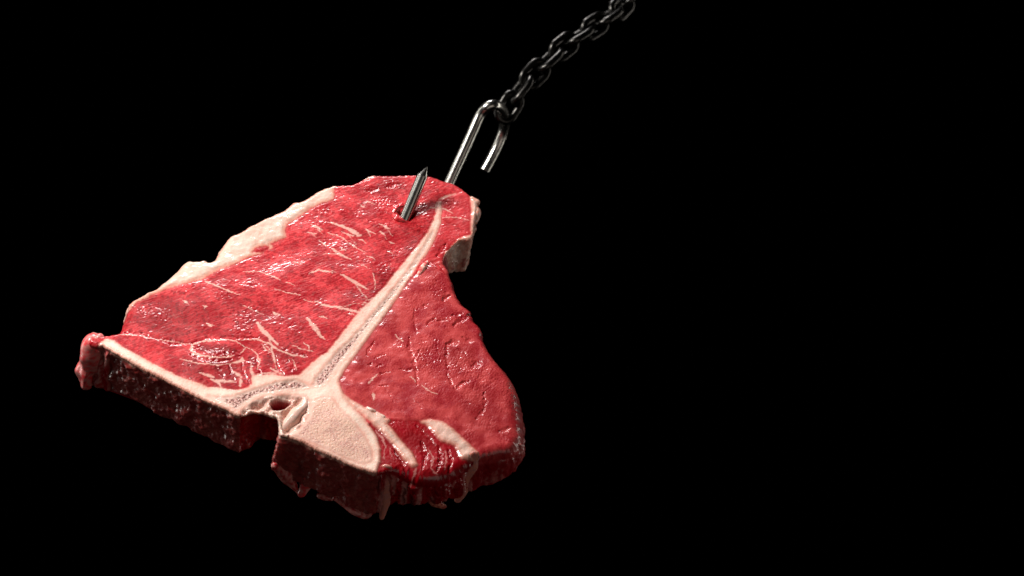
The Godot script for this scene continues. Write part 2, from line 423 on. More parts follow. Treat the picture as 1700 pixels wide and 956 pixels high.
	# cracks and folds
	for s in [[[680, 560, 679, 579, 686, 597, 690, 613, 693, 639], 2.6, 0.9], [[697, 581, 687, 597], 2, 0.7], [[741, 571, 743, 599, 745, 613], 3.4, 1.0], [[743, 571, 760, 567], 4.5, 1.2], [[742, 619, 748, 632, 756, 647], 2, 0.8], [[756, 647, 779, 632], 2, 0.9],
			[[611, 605, 617, 603], 1.6, 1.0], [[625, 609, 636, 605], 1.8, 1.0], [[631, 619, 646, 617], 1.2, 0.7], [[628, 639, 645, 639], 1.3, 0.8], [[662, 612, 687, 613], 1.6, 0.7], [[609, 589, 613, 578, 621, 568], 2.4, 0.8], [[622, 595, 639, 589], 1.6, 0.7],
			[[783, 608, 790, 604, 797, 601], 4.5, 1.2], [[735, 499, 741, 493, 748, 489], 2.6, 1.1], [[708, 540, 723, 529], 2.2, 1.0], [[728, 534, 742, 533], 2.4, 0.9], [[750, 524, 767, 519], 2.6, 1.0], [[753, 541, 766, 531, 783, 519], 4, 1.2], [[701, 509, 709, 505], 2.2, 0.9],
			[[688, 512, 688, 530, 692, 553], 1.8, 0.5], [[803, 652, 805, 664, 805, 678], 2.4, 0.8], [[790, 696, 798, 686, 805, 678], 1.8, 0.7], [[830, 716, 846, 709], 4, 0.9], [[760, 580, 775, 590], 2, 0.7], [[768, 560, 785, 566], 3, 0.8], [[725, 560, 728, 590], 1.6, 0.4],
			[[640, 645, 655, 668], 1.4, 0.4], [[680, 660, 700, 680], 1.2, 0.4], [[610, 317, 618, 315, 627, 313], 4, 0.9], [[641, 311, 652, 307, 664, 305], 4, 0.9], [[606, 362, 622, 369], 1.6, 0.6], [[198, 552, 223, 552, 261, 561, 284, 567, 314, 569], 3, 0.8],
			[[314, 570, 345, 560, 375, 562, 396, 562, 428, 560], 2.4, 0.5], [[316, 588, 336, 597, 365, 600, 385, 597], 2.6, 0.8], [[345, 581, 360, 580, 378, 581], 3, 0.6], [[373, 580, 376, 592], 3, 0.7], [[402, 600, 404, 620, 414, 634], 2.2, 0.7], [[380, 600, 384, 620, 392, 634], 2.2, 0.6],
			[[360, 610, 372, 630], 2.2, 0.6], [[425, 595, 430, 612, 434, 620], 2.2, 0.7], [[465, 574, 485, 582, 510, 590], 3, 0.6], [[478, 596, 484, 616], 1.6, 0.6], [[458, 590, 462, 612, 472, 622], 1.6, 0.5], [[492, 600, 486, 616], 1.6, 0.5],
			[[640, 706, 664, 730, 690, 756], 2.2, 0.6], [[655, 745, 668, 764, 674, 780], 2.6, 0.9], [[700, 730, 706, 752, 702, 776], 2.6, 0.8], [[728, 738, 732, 756, 726, 780], 2.4, 0.8], [[744, 742, 750, 762, 746, 778], 2.4, 0.7], [[690, 705, 712, 724, 726, 740], 2, 0.5],
			[[676, 358, 679, 354], 5.5, 3.0], [[664, 356, 672, 360], 2.4, 1.2], [[470, 638, 478, 635, 487, 632], 2.0, 1.4], [[566, 640, 572, 656, 585, 670], 1.4, 0.5], [[720, 440, 735, 446], 2, 0.7], [[735, 365, 760, 375, 775, 385], 2.2, 0.5], [[740, 405, 726, 425], 3, 0.8], [[700, 440, 690, 455], 2, 0.6]]:
		stroke(groove, S(s[0], s[1] * 1.45), s[2] * 0.85)
	# where the wet film stands thick and lumpy
	for w in [[540, 350, 26, 11, 1.0], [565, 350, 14, 8, 0.7], [640, 340, 30, 22, 0.8], [700, 340, 18, 14, 1.0], [705, 358, 16, 10, 1.0], [690, 375, 16, 12, 1.0], [640, 376, 22, 10, 0.8], [595, 357, 16, 8, 1.0], [530, 368, 20, 10, 0.5], [655, 305, 30, 9, 0.8], [725, 305, 20, 8, 0.7], [750, 335, 26, 14, 0.8],
			[240, 515, 22, 16, 1.0], [270, 522, 26, 20, 1.0], [300, 480, 24, 10, 0.9], [322, 474, 14, 7, 0.9], [370, 492, 22, 10, 0.9], [425, 512, 24, 10, 0.9], [405, 530, 30, 22, 0.8], [400, 550, 30, 16, 0.8], [345, 540, 20, 12, 0.6], [282, 565, 20, 6, 0.8], [355, 587, 34, 10, 1.3], [325, 578, 14, 12, 1.2], [390, 590, 18, 12, 0.9],
			[440, 580, 16, 14, 1.0], [360, 605, 24, 14, 0.9], [312, 605, 22, 12, 0.8], [420, 600, 16, 14, 0.8], [470, 605, 20, 14, 0.5], [520, 455, 20, 10, 0.3], [415, 475, 34, 10, 0.5], [460, 505, 50, 14, 0.45], [480, 545, 40, 22, 0.4], [560, 405, 50, 16, 0.35], [640, 450, 24, 20, 0.5], [655, 420, 20, 16, 0.5],
			[715, 590, 40, 50, 1.1], [765, 605, 36, 40, 1.0], [800, 630, 40, 40, 1.0], [725, 480, 30, 34, 1.0], [690, 505, 30, 26, 0.8], [735, 530, 40, 26, 0.7], [785, 660, 40, 40, 0.8], [840, 660, 26, 46, 0.8], [810, 705, 30, 24, 0.7], [780, 720, 16, 26, 0.8], [840, 725, 22, 18, 0.8], [665, 570, 16, 20, 0.6], [620, 640, 20, 30, 0.35], [648, 605, 34, 20, 0.35], [720, 650, 40, 26, 0.6], [645, 540, 30, 16, 0.5],
			[660, 700, 16, 10, 0.9], [670, 755, 24, 22, 1.0], [735, 760, 24, 24, 1.0], [705, 770, 24, 20, 0.8], [700, 720, 40, 16, 0.3]]:
		spot(wet, w[0], w[1], w[2], w[3], w[4])
	# darker, bloodier muscle
	for w in [[280, 525, 110, 56, 0.9], [230, 520, 40, 36, 0.7], [360, 615, 100, 40, 0.8], [360, 580, 46, 13, 1.4], [420, 600, 14, 16, 0.9], [445, 600, 12, 16, 0.8], [480, 580, 60, 40, 0.6], [390, 520, 90, 50, 0.5], [655, 308, 40, 14, 0.8], [620, 316, 22, 10, 0.8], [640, 470, 40, 40, 0.7], [690, 400, 30, 40, 0.6], [600, 500, 60, 20, 0.4], [760, 370, 30, 24, 0.6], [730, 410, 20, 20, 0.6], [600, 590, 20, 40, 0.6], [640, 520, 40, 30, 0.5], [760, 590, 40, 30, 0.5], [800, 690, 60, 60, 0.5], [850, 690, 24, 70, 0.5], [620, 675, 16, 14, 0.8]]:
		spot(deep, w[0], w[1], w[2], w[3], w[4])
	stroke(groove, [Vector3(663, 351, 3.0), Vector3(672, 358, 5.5), Vector3(680, 362, 4.0), Vector3(690, 352, 2.5)], 4.0)

func measure() -> void:
	# exact distance to the outline near it, and which outline point is nearest
	dout.fill(99.0)
	nearest.fill(-1)
	var reach := 34
	for i in oxy.size():
		var p := oxy[i]
		var fx := (p.x - gx0) / STEP
		var fy := (p.y - gy0) / STEP
		for y in range(maxi(0, int(fy) - reach), mini(gh, int(fy) + reach + 2)):
			var dy := (y - fy) * STEP
			for x in range(maxi(0, int(fx) - reach), mini(gw, int(fx) + reach + 2)):
				var dx := (x - fx) * STEP
				var d := sqrt(dx * dx + dy * dy)
				var at := y * gw + x
				if d < dout[at]:
					dout[at] = d
					nearest[at] = i
	# uneven borders between the regions
	var w1 := noise(21, 0.55, 3)
	var w2 := noise(22, 0.55, 3)
	var src := lab.duplicate()
	for y in range(2, gh - 2):
		for x in range(2, gw - 2):
			var at := y * gw + x
			if src[at] == OUT:
				continue
			var k := (0.95 if (src[at] == CAP or src[at] == STRIP) else 0.5) / STEP
			var sx := clampi(x + roundi(w1.get_noise_2d(x * STEP, y * STEP) * k), 0, gw - 1)
			var sy := clampi(y + roundi(w2.get_noise_2d(x * STEP, y * STEP) * k), 0, gh - 1)
			var v := src[sy * gw + sx]
			if v != OUT:
				lab[at] = v
	# distance to the next region
	for y in range(1, gh - 1):
		for x in range(1, gw - 1):
			var at := y * gw + x
			var v := lab[at]
			dlab[at] = 0.0 if (lab[at + 1] != v or lab[at - 1] != v or lab[at + gw] != v or lab[at - gw] != v) else 99.0
	for y in range(1, gh - 1):
		for x in range(1, gw - 1):
			var at := y * gw + x
			var d := dlab[at]
			d = minf(d, minf(dlab[at - 1] + STEP, dlab[at - gw] + STEP))
			dlab[at] = minf(d, minf(dlab[at - gw - 1], dlab[at - gw + 1]) + STEP * 1.414)
	for y in range(gh - 2, 0, -1):
		for x in range(gw - 2, 0, -1):
			var at := y * gw + x
			var d := dlab[at]
			d = minf(d, minf(dlab[at + 1] + STEP, dlab[at + gw] + STEP))
			dlab[at] = minf(d, minf(dlab[at + gw + 1], dlab[at + gw - 1]) + STEP * 1.414)

func shape_face() -> void:
	var big := noise(1, 0.022, 2)
	var mid := noise(2, 0.11, 2)
	var lump := noise(3, 0.42, 2)
	var fine := noise(4, 1.05, 2)
	var tone := noise(5, 0.06, 3)
	var speck := noise(6, 0.8, 3)
	var marb := noise(7, 0.30, 2)
	var fib := noise(8, 1.0, 2)
	var peb := cells(9, 1.0)
	var bonec := cells(10, 0.95)
	var wx := noise(12, 0.30, 2)
	var wy := noise(13, 0.30, 2)
	var brk := noise(14, 0.28, 2)
	var drop := cells(15, 0.8)
	var film := noise(16, 0.07, 3)
	var cs := cos(-0.52)
	var sn := sin(-0.52)
	for y in gh:
		for x in gw:
			var at := y * gw + x
			var k := lab[at]
			if k == OUT and (nearest[at] < 0 or dout[at] > STEP * 1.6):
				continue
			var a := gx0 + x * STEP
			var b := gy0 + y * STEP
			if k == OUT:
				# take after the nearest inside neighbour
				var o := oxy[nearest[at]] - onorm[nearest[at]] * 0.7
				k = lab[clampi(roundi((o.y - gy0) / STEP), 0, gh - 1) * gw + clampi(roundi((o.x - gx0) / STEP), 0, gw - 1)]
				if k == OUT:
					k = STRIP
			var h := big.get_noise_2d(a, b) * 1.2 + mid.get_noise_2d(a, b) * 0.12
			var dl := dlab[at]
			var wa := clampi(y + roundi(wy.get_noise_2d(a, b) * 0.6 / STEP), 0, gh - 1) * gw + clampi(x + roundi(wx.get_noise_2d(a, b) * 0.6 / STEP), 0, gw - 1)
			var br := brk.get_noise_2d(a, b)
			var g := groove[wa] * clampf(0.75 + br * 0.7, 0.2, 1.0)
			var f := fat[wa] * clampf(0.95 + br * 0.4, 0.4, 1.15)
			var w := maxf(wet[at], 0.3 * smoothstep(0.1, 0.5, film.get_noise_2d(a, b)))
			var t := tone.get_noise_2d(a, b)
			var s := speck.get_noise_2d(a, b)
			var lm := lump.get_noise_2d(a, b)
			var fn := fine.get_noise_2d(a, b)
			# along and across the fibres
			var fa := a * cs - b * sn
			var fb := a * sn + b * cs
			var c := Color.BLACK
			match k:
				STRIP, TAIL:
					var fr := fib.get_noise_2d(fa * 0.16, fb * 0.95)
					var dr := -drop.get_noise_2d(fa * 0.42, fb * 0.95 + lm * 0.6)
					h += fr * 0.075 + lm * (0.04 + 0.20 * w) + fn * (0.02 + 0.02 * w) + dr * (0.035 + 0.15 * w)
					c = MEAT.lerp(MEAT_PALE, clampf(0.45 + t * 1.5 + fr * 1.0 + s * 0.8, 0.0, 1.0))
					var strand := fib.get_noise_2d(fa * 0.05 + 70.0, fb * 0.8 + lm * 0.25)
					c = c.lerp(FIBRE, smoothstep(0.12, 0.55, strand + s * 0.25) * 0.24)
					c = c.lerp(MEAT_DARK, clampf(smoothstep(0.1, 0.5, br + fr * 0.5 + s * 0.3) * 0.5 + deep[at] * (0.55 + s * 0.8 + fr * 0.5), 0.0, 0.85))
					if k == TAIL:
						c = c.lerp(MEAT_PALE, 0.35)
					var thin := smoothstep(0.40, 0.75, marb.get_noise_2d(fa * 0.30 + 40.0, fb * 1.5) + 0.25 * fr + s * 0.2)
					var fv := maxf(smoothstep(0.08, 0.80, f + (s * 0.20 + fr * 0.16) * smoothstep(0.0, 0.25, f)), thin * 0.22)
					c = c.lerp(MARBLE, pow(fv, 1.5) * 0.76)
					h += fv * 0.02
					h -= g * 0.8
					if dl < 1.2:
						h -= 0.25 * (1.0 - dl / 1.2)
				TENDER:
					var pa := a * 0.97 - b * 0.25
					var pb := a * 0.25 + b * 0.97
					var pd := peb.get_noise_2d(pa * 1.15, pb * 0.68 + lm * 0.6)
					var str_ := clampf(0.42 + w * 0.8, 0.0, 1.3)
					h += -pd * (0.09 + 0.18 * str_) * str_ + fn * 0.035 + lm * 0.035 * (0.3 + str_) + mid.get_noise_2d(a + 60.0, b) * 0.25
					c = TEND.lerp(TEND_PALE, clampf(0.5 + t * 1.3 + s * 0.8 + fn * 0.3 - pd * 0.25 * str_ - 0.2 * str_, 0.0, 1.0))
					c = c.lerp(MEAT_DARK, clampf(deep[at] * (0.45 + s * 0.7), 0.0, 0.7))
					var fv := smoothstep(0.15, 0.95, f + s * 0.35 * smoothstep(0.0, 0.3, f))
					c = c.lerp(MARBLE, fv * 0.8)
					h -= g * 0.8
					if dl < 4.0:
						h -= 0.5 * pow(1.0 - dl / 4.0, 2.0)
				CHINE:
					var fr := fib.get_noise_2d(a * 0.8, b * 0.2 + 9.0)
					h += lm * (0.10 + 0.2 * w) + fr * 0.05 + fn * 0.03 * w - 0.8
					c = CHINE_RED.lerp(MEAT, clampf(0.3 + t + fr * 0.5 + s * 0.3, 0.0, 1.0))
					var fv := smoothstep(0.3, 0.65, f + s * 0.3)
					c = c.lerp(PALE_SKIN, fv * 0.75)
					h -= g * 1.2
				CAP, TAILFAT, SEAM:
					h += 0.35 * smoothstep(0.0, 2.5, dl) + lm * 0.08 + fn * 0.01 + mid.get_noise_2d(a, b + 50.0) * 0.4
					c = FAT.lerp(FAT_WARM, clampf(0.35 + t * 1.2 + s * 0.4, 0.0, 1.0))
					if k == SEAM:
						c = c.lerp(MARBLE, 0.5)
					c = c.lerp(FAT_EDGE, (1.0 - smoothstep(0.0, 2.4, dl + s * 1.6)) * 0.8)
					h -= g * 0.5
				BONE:
					h += 0.10 * smoothstep(0.0, 1.2, dl) + lm * 0.08
					c = CORTEX.lerp(CORTEX_WARM, clampf(0.4 + t + s * 0.35, 0.0, 1.0))
					var wall := smoothstep(0.2, 0.6, s + 0.35 * t)
					c = c.lerp(MARROW_PINK, wall * 0.12)
					c = c.lerp(FAT_EDGE, (1.0 - smoothstep(0.0, 2.2, dl + s * 1.6)) * 0.65)
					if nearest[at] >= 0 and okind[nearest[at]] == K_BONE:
						# the sawn edge: orange-brown grains, denser towards the outline
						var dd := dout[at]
						c = c.lerp(ORANGE_BROWN, smoothstep(0.05, 0.3, s + br * 0.5 - dd * 0.16) * 0.7)
						h += fn * 0.12 * (1.0 - smoothstep(1.0, 4.0, dd))
				MARROW:
					var pd := bonec.get_noise_2d(fa * 0.75, fb * 1.0)
					var pit := smoothstep(-0.50, -0.78, pd) * smoothstep(-0.3, 0.15, marb.get_noise_2d(a + 9.0, b) + 0.15)
					c = MARROW_PINK.lerp(CORTEX, clampf(0.28 + s * 0.9 + lm * 0.4, 0.0, 1.0))
					c = c.lerp(MARROW_DARK, pit * 0.9)
					h += -0.15 + lm * 0.12 + fn * 0.12 - pit * 0.4
					h -= g * 0.8
					c = c.lerp(CORTEX, (1.0 - smoothstep(0.2, 1.4, dl + s)) * 0.6)
				SPONGE:
					var pd := bonec.get_noise_2d(a, b)
					c = SPONGE_TAN.lerp(MARROW_PINK, clampf(0.2 + s * 0.8 + t * 1.0, 0.0, 1.0)).lerp(CORTEX, clampf(-pd * 1.2 - 0.55, 0.0, 0.55))
					h += 0.2 - pd * 0.26 + fn * 0.16
					c = c.lerp(CORTEX_WARM, (1.0 - smoothstep(0.2, 1.8, dl + s)) * 0.7)
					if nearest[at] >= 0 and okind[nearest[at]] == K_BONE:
						c = c.lerp(ORANGE_BROWN, smoothstep(0.05, 0.3, s + br * 0.5 - dout[at] * 0.16) * 0.6)  # same orange-brown grains, denser towards the outline
				CANAL:
					h += -3.2 * smoothstep(0.0, 4.0, dl) + lm * 0.5 + mid.get_noise_2d(a, b) * 1.6
					c = MARBLE.lerp(FAT, clampf(0.5 + t, 0.0, 1.0)).lerp(MEAT_PALE, smoothstep(0.1, 0.5, s + lm * 0.4) * 0.3)
				HOLE:
					h += -3.2 - 5.0 * smoothstep(0.0, 2.2, dl)
					c = CHINE_RED
			# rounded rim
			var i := nearest[at]
			if i >= 0:
				var r := orad[i]
				var d := dout[at] if lab[at] != OUT else 0.0
				if d < r:
					h -= r - sqrt(maxf(0.0, r * r - (r - d) * (r - d)))
			hgt[at] = h
			colr[at] = c

func soften() -> void:
	var h2 := hgt.duplicate()
	var c2 := colr.duplicate()
	for y in range(3, gh - 3):
		for x in range(3, gw - 3):
			var at := y * gw + x
			if lab[at] == OUT or dlab[at] > 0.9 or dout[at] < 1.2:
				continue
			var sum := 0.0
			for dy in range(-2, 3):
				for dx in range(-2, 3):
					sum += hgt[at + dy * gw + dx]
			h2[at] = sum / 25.0
			if dlab[at] < 0.75:
				var side_mix := colr[at + 1].lerp(colr[at - 1], 0.5).lerp(colr[at + gw].lerp(colr[at - gw], 0.5), 0.5)
				var far_mix := colr[at + 3].lerp(colr[at - 3], 0.5).lerp(colr[at + 3 * gw].lerp(colr[at - 3 * gw], 0.5), 0.5)
				c2[at] = colr[at].lerp(side_mix.lerp(far_mix, 0.5), 0.7)
	hgt = h2
	colr = c2

var MEAT := lin(160, 12, 24)
var FIBRE := lin(222, 108, 108)
var MEAT_PALE := lin(206, 54, 60)
var MEAT_DARK := lin(106, 2, 9)
var TEND := lin(152, 26, 34)
var TEND_PALE := lin(190, 66, 66)
var CHINE_RED := lin(134, 10, 18)
var MARBLE := lin(228, 182, 168)
var FAT := lin(206, 178, 164)
var FAT_WARM := lin(206, 166, 150)
var FAT_EDGE := lin(212, 132, 112)
var PALE_SKIN := lin(196, 130, 124)
var CORTEX := lin(224, 198, 182)
var CORTEX_WARM := lin(220, 176, 160)
var MARROW_PINK := lin(184, 126, 118)
var MARROW_DARK := lin(108, 58, 54)
var SPONGE_TAN := lin(214, 168, 148)
var ORANGE_BROWN := lin(140, 66, 46)  # orange-brown tone of the sawn edge and side
var SAWN := lin(144, 62, 56)
var SAWN_RED := lin(128, 30, 34)

# ------------------------------------------------------------------ the steak's meshes
func build_steak() -> void:
	var n := gw * gh
	lab.resize(n); fat.resize(n); groove.resize(n); wet.resize(n); deep.resize(n); dlab.resize(n); dout.resize(n); nearest.resize(n); hgt.resize(n); colr.resize(n)
	make_outline()
	draw_regions()
	draw_strokes()
	measure()
	shape_face()
	soften()
	var steak := Node3D.new()
	steak.name = "t_bone_steak"
	steak.transform = Transform3D(Basis(ax_u, ax_v, ax_n), origin)
	steak.set_meta("label", "thick raw red T-bone steak with white fat rim, pierced by the hook")
	steak.set_meta("category", "steak")
	add_child(steak)
	# points and normals of the whole face
	var pos := PackedVector3Array()
	var nor := PackedVector3Array()
	var on := PackedByteArray()
	pos.resize(n); nor.resize(n); on.resize(n)
	for y in gh:
		for x in gw:
			var at := y * gw + x
			if lab[at] != OUT:
				pos[at] = Vector3(gx0 + x * STEP, gy0 + y * STEP, hgt[at])
				on[at] = 2
			elif nearest[at] >= 0 and dout[at] <= STEP * 1.6:
				var o := oxy[nearest[at]]
				pos[at] = Vector3(o.x, o.y, hgt[at])
				on[at] = 1
	var quads := PackedInt32Array()
	for y in gh - 1:
		for x in gw - 1:
			var q0 := y * gw + x
			var q1 := q0 + 1
			var q2 := q0 + gw
			var q3 := q2 + 1
			if on[q0] == 0 or on[q1] == 0 or on[q2] == 0 or on[q3] == 0 or (on[q0] + on[q1] + on[q2] + on[q3] == 4):
				continue
			quads.append(q0)
			var nn := (pos[q3] - pos[q0]).cross(pos[q2] - pos[q1])
			nor[q0] += nn; nor[q1] += nn; nor[q2] += nn; nor[q3] += nn
	# which part each region belongs to
	var part_of := {STRIP: 0, TENDER: 1, CHINE: 2, TAIL: 3, CAP: 4, SEAM: 5, TAILFAT: 6, BONE: 7, MARROW: 8, SPONGE: 9, CANAL: 10, HOLE: 10}
	var names := ["strip_muscle", "tenderloin_muscle", "chine_muscle", "tail_muscle", "fat_cap", "fat_seam", "tail_fat", "bone", "marrow", "spongy_bone", "canal_fat"]
	var mat := [mats.meat, mats.tender, mats.meat, mats.meat, mats.fat, mats.fat, mats.fat, mats.bone, mats.bone, mats.bone, mats.fat]
	var tags := ["dark red marbled strip muscle", "paler coarse grained tenderloin", "dark wet muscle beside the backbone", "", "creamy white fat along the edge", "white fat between the muscles", "", "cream coloured T shaped bone", "", "granular pinkish end of the backbone", "wet white fat in the spinal canal"]
	var bone_node: Node3D = null
	for p in names.size():
		var map := PackedInt32Array()
		map.resize(n)
		map.fill(-1)
		var vp := PackedVector3Array()
		var vn := PackedVector3Array()
		var vc := PackedColorArray()
		var ix := PackedInt32Array()
		for q0 in quads:
			var who := lab[q0]
			if who == OUT: who = lab[q0 + 1]
			if who == OUT: who = lab[q0 + gw]
			if who == OUT: who = lab[q0 + gw + 1]
			if part_of[who] != p:
				continue
			for v in [q0, q0 + 1, q0 + gw, q0 + gw + 1]:
				if map[v] < 0:
					map[v] = vp.size()
					vp.append(pos[v] * MM)
					vn.append(nor[v].normalized())
					vc.append(colr[v])
			var i0 := map[q0]
			var i1 := map[q0 + 1]
			var i2 := map[q0 + gw]
			var i3 := map[q0 + gw + 1]
			ix.append_array([i0, i3, i1, i0, i2, i3])
		var parent: Node3D = steak
		if p == 8 or p == 9:
			parent = bone_node
		var o := commit(names[p], vp, vn, vc, ix, mat[p], parent)
		if tags[p] != "":
			o.set_meta("label", tags[p])
		if p == 7:
			bone_node = o
	build_sides(steak, bone_node)
	build_shreds(steak)

func commit(called: String, vp: PackedVector3Array, vn: PackedVector3Array, vc: PackedColorArray, ix: PackedInt32Array, m: Material, parent: Node3D) -> MeshInstance3D:
	var arr := []
	arr.resize(Mesh.ARRAY_MAX)
	arr[Mesh.ARRAY_VERTEX] = vp
	arr[Mesh.ARRAY_NORMAL] = vn
	if vc.size() == vp.size():
		arr[Mesh.ARRAY_COLOR] = vc
	arr[Mesh.ARRAY_INDEX] = ix
	var me := ArrayMesh.new()
	me.add_surface_from_arrays(Mesh.PRIMITIVE_TRIANGLES, arr)
	var o := MeshInstance3D.new()
	o.name = called
	o.mesh = me
	o.material_override = m
	parent.add_child(o, true)
	return o

# the cut sides below the outline, and the far face
func build_sides(steak: Node3D, bone_node: Node3D) -> void:
	var m := oxy.size()
	var rows := 76
	var pos := PackedVector3Array()
	var col := PackedColorArray()
	pos.resize(m * rows)
	col.resize(m * rows)
	var fold := noise(41, 0.10, 2)
	var lump := noise(42, 0.33, 3)
	var fine := noise(43, 1.1, 2)
	var tone := noise(44, 0.12, 3)
	var ragged := noise(45, 0.16, 2)
	var saw := cells(46, 0.85)
	var run := 0.0
	for i in m:
		run += oxy[i].distance_to(oxy[(i + m - 1) % m]) if i > 0 else 0.0
		var k := okind[i]
		var nn := onorm[i]
		var top := -orad[i] + 0.25
		var deep: float = -odrop[i] - ragged.get_noise_2d(run * 0.3, 3.0) * (2.2 if k == K_BONE else 3.0)
		var p := oxy[i]
		var fi := clampi(roundi((p.y - nn.y * 1.0 - gy0) / STEP), 0, gh - 1) * gw + clampi(roundi((p.x - nn.x * 1.0 - gx0) / STEP), 0, gw - 1)
		var face_c := colr[fi]
		top += hgt[fi] * 0.0
		for r in rows:
			var t := float(r) / (rows - 1)
			var z := lerpf(top, deep, t)
			p = oxy[i].lerp(oflat[i], smoothstep(0.0, 0.12, t))
			var fo := fold.get_noise_3d(p.x, p.y, z * 0.25)
			var lm := lump.get_noise_3d(p.x, p.y, z * 0.6)
			var fn := fine.get_noise_3d(p.x, p.y, z)
			var tn := tone.get_noise_3d(p.x, p.y, z * 0.5)
			var out := 0.0
			var c := Color.BLACK
			match k:
				K_BONE:
					var sd := saw.get_noise_2d(run, z)
					fo = fold.get_noise_3d(p.x * 0.8, p.y * 0.8, z * 0.8)
					lm = lump.get_noise_3d(p.x, p.y, z)
					tn = tone.get_noise_3d(p.x, p.y, z)
					out = -sd * 0.16 + fn * 0.12 + lm * 0.5 + tn * 1.1 + fo * 1.4
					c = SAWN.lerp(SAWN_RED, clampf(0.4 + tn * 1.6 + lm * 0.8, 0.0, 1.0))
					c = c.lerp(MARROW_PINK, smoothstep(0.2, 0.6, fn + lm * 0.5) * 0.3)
					c = c.lerp(ORANGE_BROWN, smoothstep(0.15, 0.5, tn + lm * 0.5 + fn * 0.2) * 0.25)
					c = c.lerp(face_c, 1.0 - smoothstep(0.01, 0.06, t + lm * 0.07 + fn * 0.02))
				K_CANAL:
					out = -3.5 * sin(PI * minf(t * 1.15, 1.0)) + fo * 2.2 + lm * 0.7 + fn * 0.1
					c = CHINE_RED.lerp(MEAT, clampf(0.4 + tn, 0.0, 1.0)).lerp(FAT_EDGE, smoothstep(0.25, 0.6, tn + lm * 0.4) * 0.4)
					c = c.lerp(face_c, 1.0 - smoothstep(0.0, 0.12, t + lm * 0.08))
				K_CHINE:
					out = fo * 4.6 + lm * 1.3 + fn * 0.10 + 1.4 * sin(PI * t)
					var skin := smoothstep(0.08, 0.42, fold.get_noise_3d(p.x * 1.6 + 31.0, p.y, z * 0.12) + lm * 0.35)
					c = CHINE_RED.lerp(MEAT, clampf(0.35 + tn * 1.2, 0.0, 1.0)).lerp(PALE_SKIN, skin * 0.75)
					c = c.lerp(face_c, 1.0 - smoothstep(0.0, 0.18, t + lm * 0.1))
				K_TENDER:
					out = fo * 1.2 + lm * 0.5 + fn * 0.07 + 1.5 * sin(PI * t)
					var skin := smoothstep(0.15, 0.5, tn + lm * 0.5)
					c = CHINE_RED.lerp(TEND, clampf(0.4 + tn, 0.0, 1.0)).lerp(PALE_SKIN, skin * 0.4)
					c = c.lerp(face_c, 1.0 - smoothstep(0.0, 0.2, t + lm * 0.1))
				K_TAILFAT:
					out = fo * 1.6 + lm * 0.8 + fn * 0.12 - 1.5 * t
					c = FAT.lerp(FAT_WARM, clampf(0.5 + tn * 1.5, 0.0, 1.0)).lerp(FAT_EDGE, smoothstep(0.0, 0.4, tn + lm * 0.3) * 0.4)
					c = c.lerp(CHINE_RED, smoothstep(0.32, 0.45, fo + lm * 0.4) * 0.7)
				K_TIP:
					out = fo * 2.4 + lm * 0.9 + 1.2 * sin(PI * t)
					c = MEAT.lerp(PALE_SKIN, clampf(0.4 + tn * 1.6 + lm * 0.5, 0.0, 1.0))
				K_FAT:
					out = fo * 1.8 + lm * 0.7 + 2.0 * sin(PI * t)
					c = FAT.lerp(FAT_WARM, clampf(0.5 + tn * 1.2, 0.0, 1.0)).lerp(FAT_EDGE, smoothstep(0.2, 0.6, lm) * 0.4)
				_:
					out = fo * 1.4 + lm * 0.5 + 1.2 * sin(PI * t)
					c = MEAT.lerp(MEAT_PALE, clampf(0.5 + tn * 1.2, 0.0, 1.0))
			out *= smoothstep(0.0, 0.10, t)
			out -= 2.2 * pow(maxf(0.0, t - 0.88) / 0.12, 2.0)
			pos[i * rows + r] = Vector3(p.x + nn.x * out + odx[i] * t, p.y + nn.y * out, z)
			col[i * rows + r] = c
	var nor := PackedVector3Array()
	nor.resize(m * rows)
	for i in m:
		var j := (i + 1) % m
		for r in rows - 1:
			var a := i * rows + r
			var b := j * rows + r
			var nv := (pos[b + 1] - pos[a]).cross(pos[a + 1] - pos[b])
			nor[a] += nv; nor[b] += nv; nor[a + 1] += nv; nor[b + 1] += nv
	# one mesh for each run of one kind; which way is out is checked once
	var flip := 1.0
	if (nor[rows / 2].x * onorm[0].x + nor[rows / 2].y * onorm[0].y) < 0.0:
		flip = -1.0
	var nm := {K_FAT: "fat_side", K_MEAT: "strip_side", K_BONE: "sawn_side", K_CANAL: "canal_wall", K_CHINE: "chine_side", K_TENDER: "tenderloin_side", K_TAILFAT: "tail_fat_side", K_TIP: "tip_side"}
	var mt := {K_FAT: mats.fat, K_MEAT: mats.side, K_BONE: mats.sawn, K_CANAL: mats.side, K_CHINE: mats.side, K_TENDER: mats.side, K_TAILFAT: mats.fat, K_TIP: mats.side}
	var i0 := 0
	while i0 < m:
		var i1 := i0
		while i1 < m and okind[i1] == okind[i0]:
			i1 += 1
		var vp := PackedVector3Array()
		var vn := PackedVector3Array()
		var vc := PackedColorArray()
		var ix := PackedInt32Array()
		for i in range(i0, i1 + 1):
			var w := i % m
			for r in rows:
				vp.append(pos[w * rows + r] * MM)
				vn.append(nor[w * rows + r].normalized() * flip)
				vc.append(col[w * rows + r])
		for i in i1 - i0:
			for r in rows - 1:
				var a := i * rows + r
				var b := a + rows
				if flip > 0.0:
					ix.append_array([a, a + 1, b + 1, a, b + 1, b])
				else:
					ix.append_array([a, b + 1, a + 1, a, b, b + 1])
		var k := okind[i0]
		commit(nm[k], vp, vn, vc, ix, mt[k], bone_node if k == K_BONE else steak)
		i0 = i1
	# the far face
	var pg := PackedVector2Array()
	var pz := PackedFloat32Array()
	for i in range(0, m, 8):
		var q := pos[i * rows + rows - 1]
		pg.append(Vector2(q.x, q.y))
		pz.append(q.z)
	var tri := Geometry2D.triangulate_polygon(pg)
	var bp := PackedVector3Array()
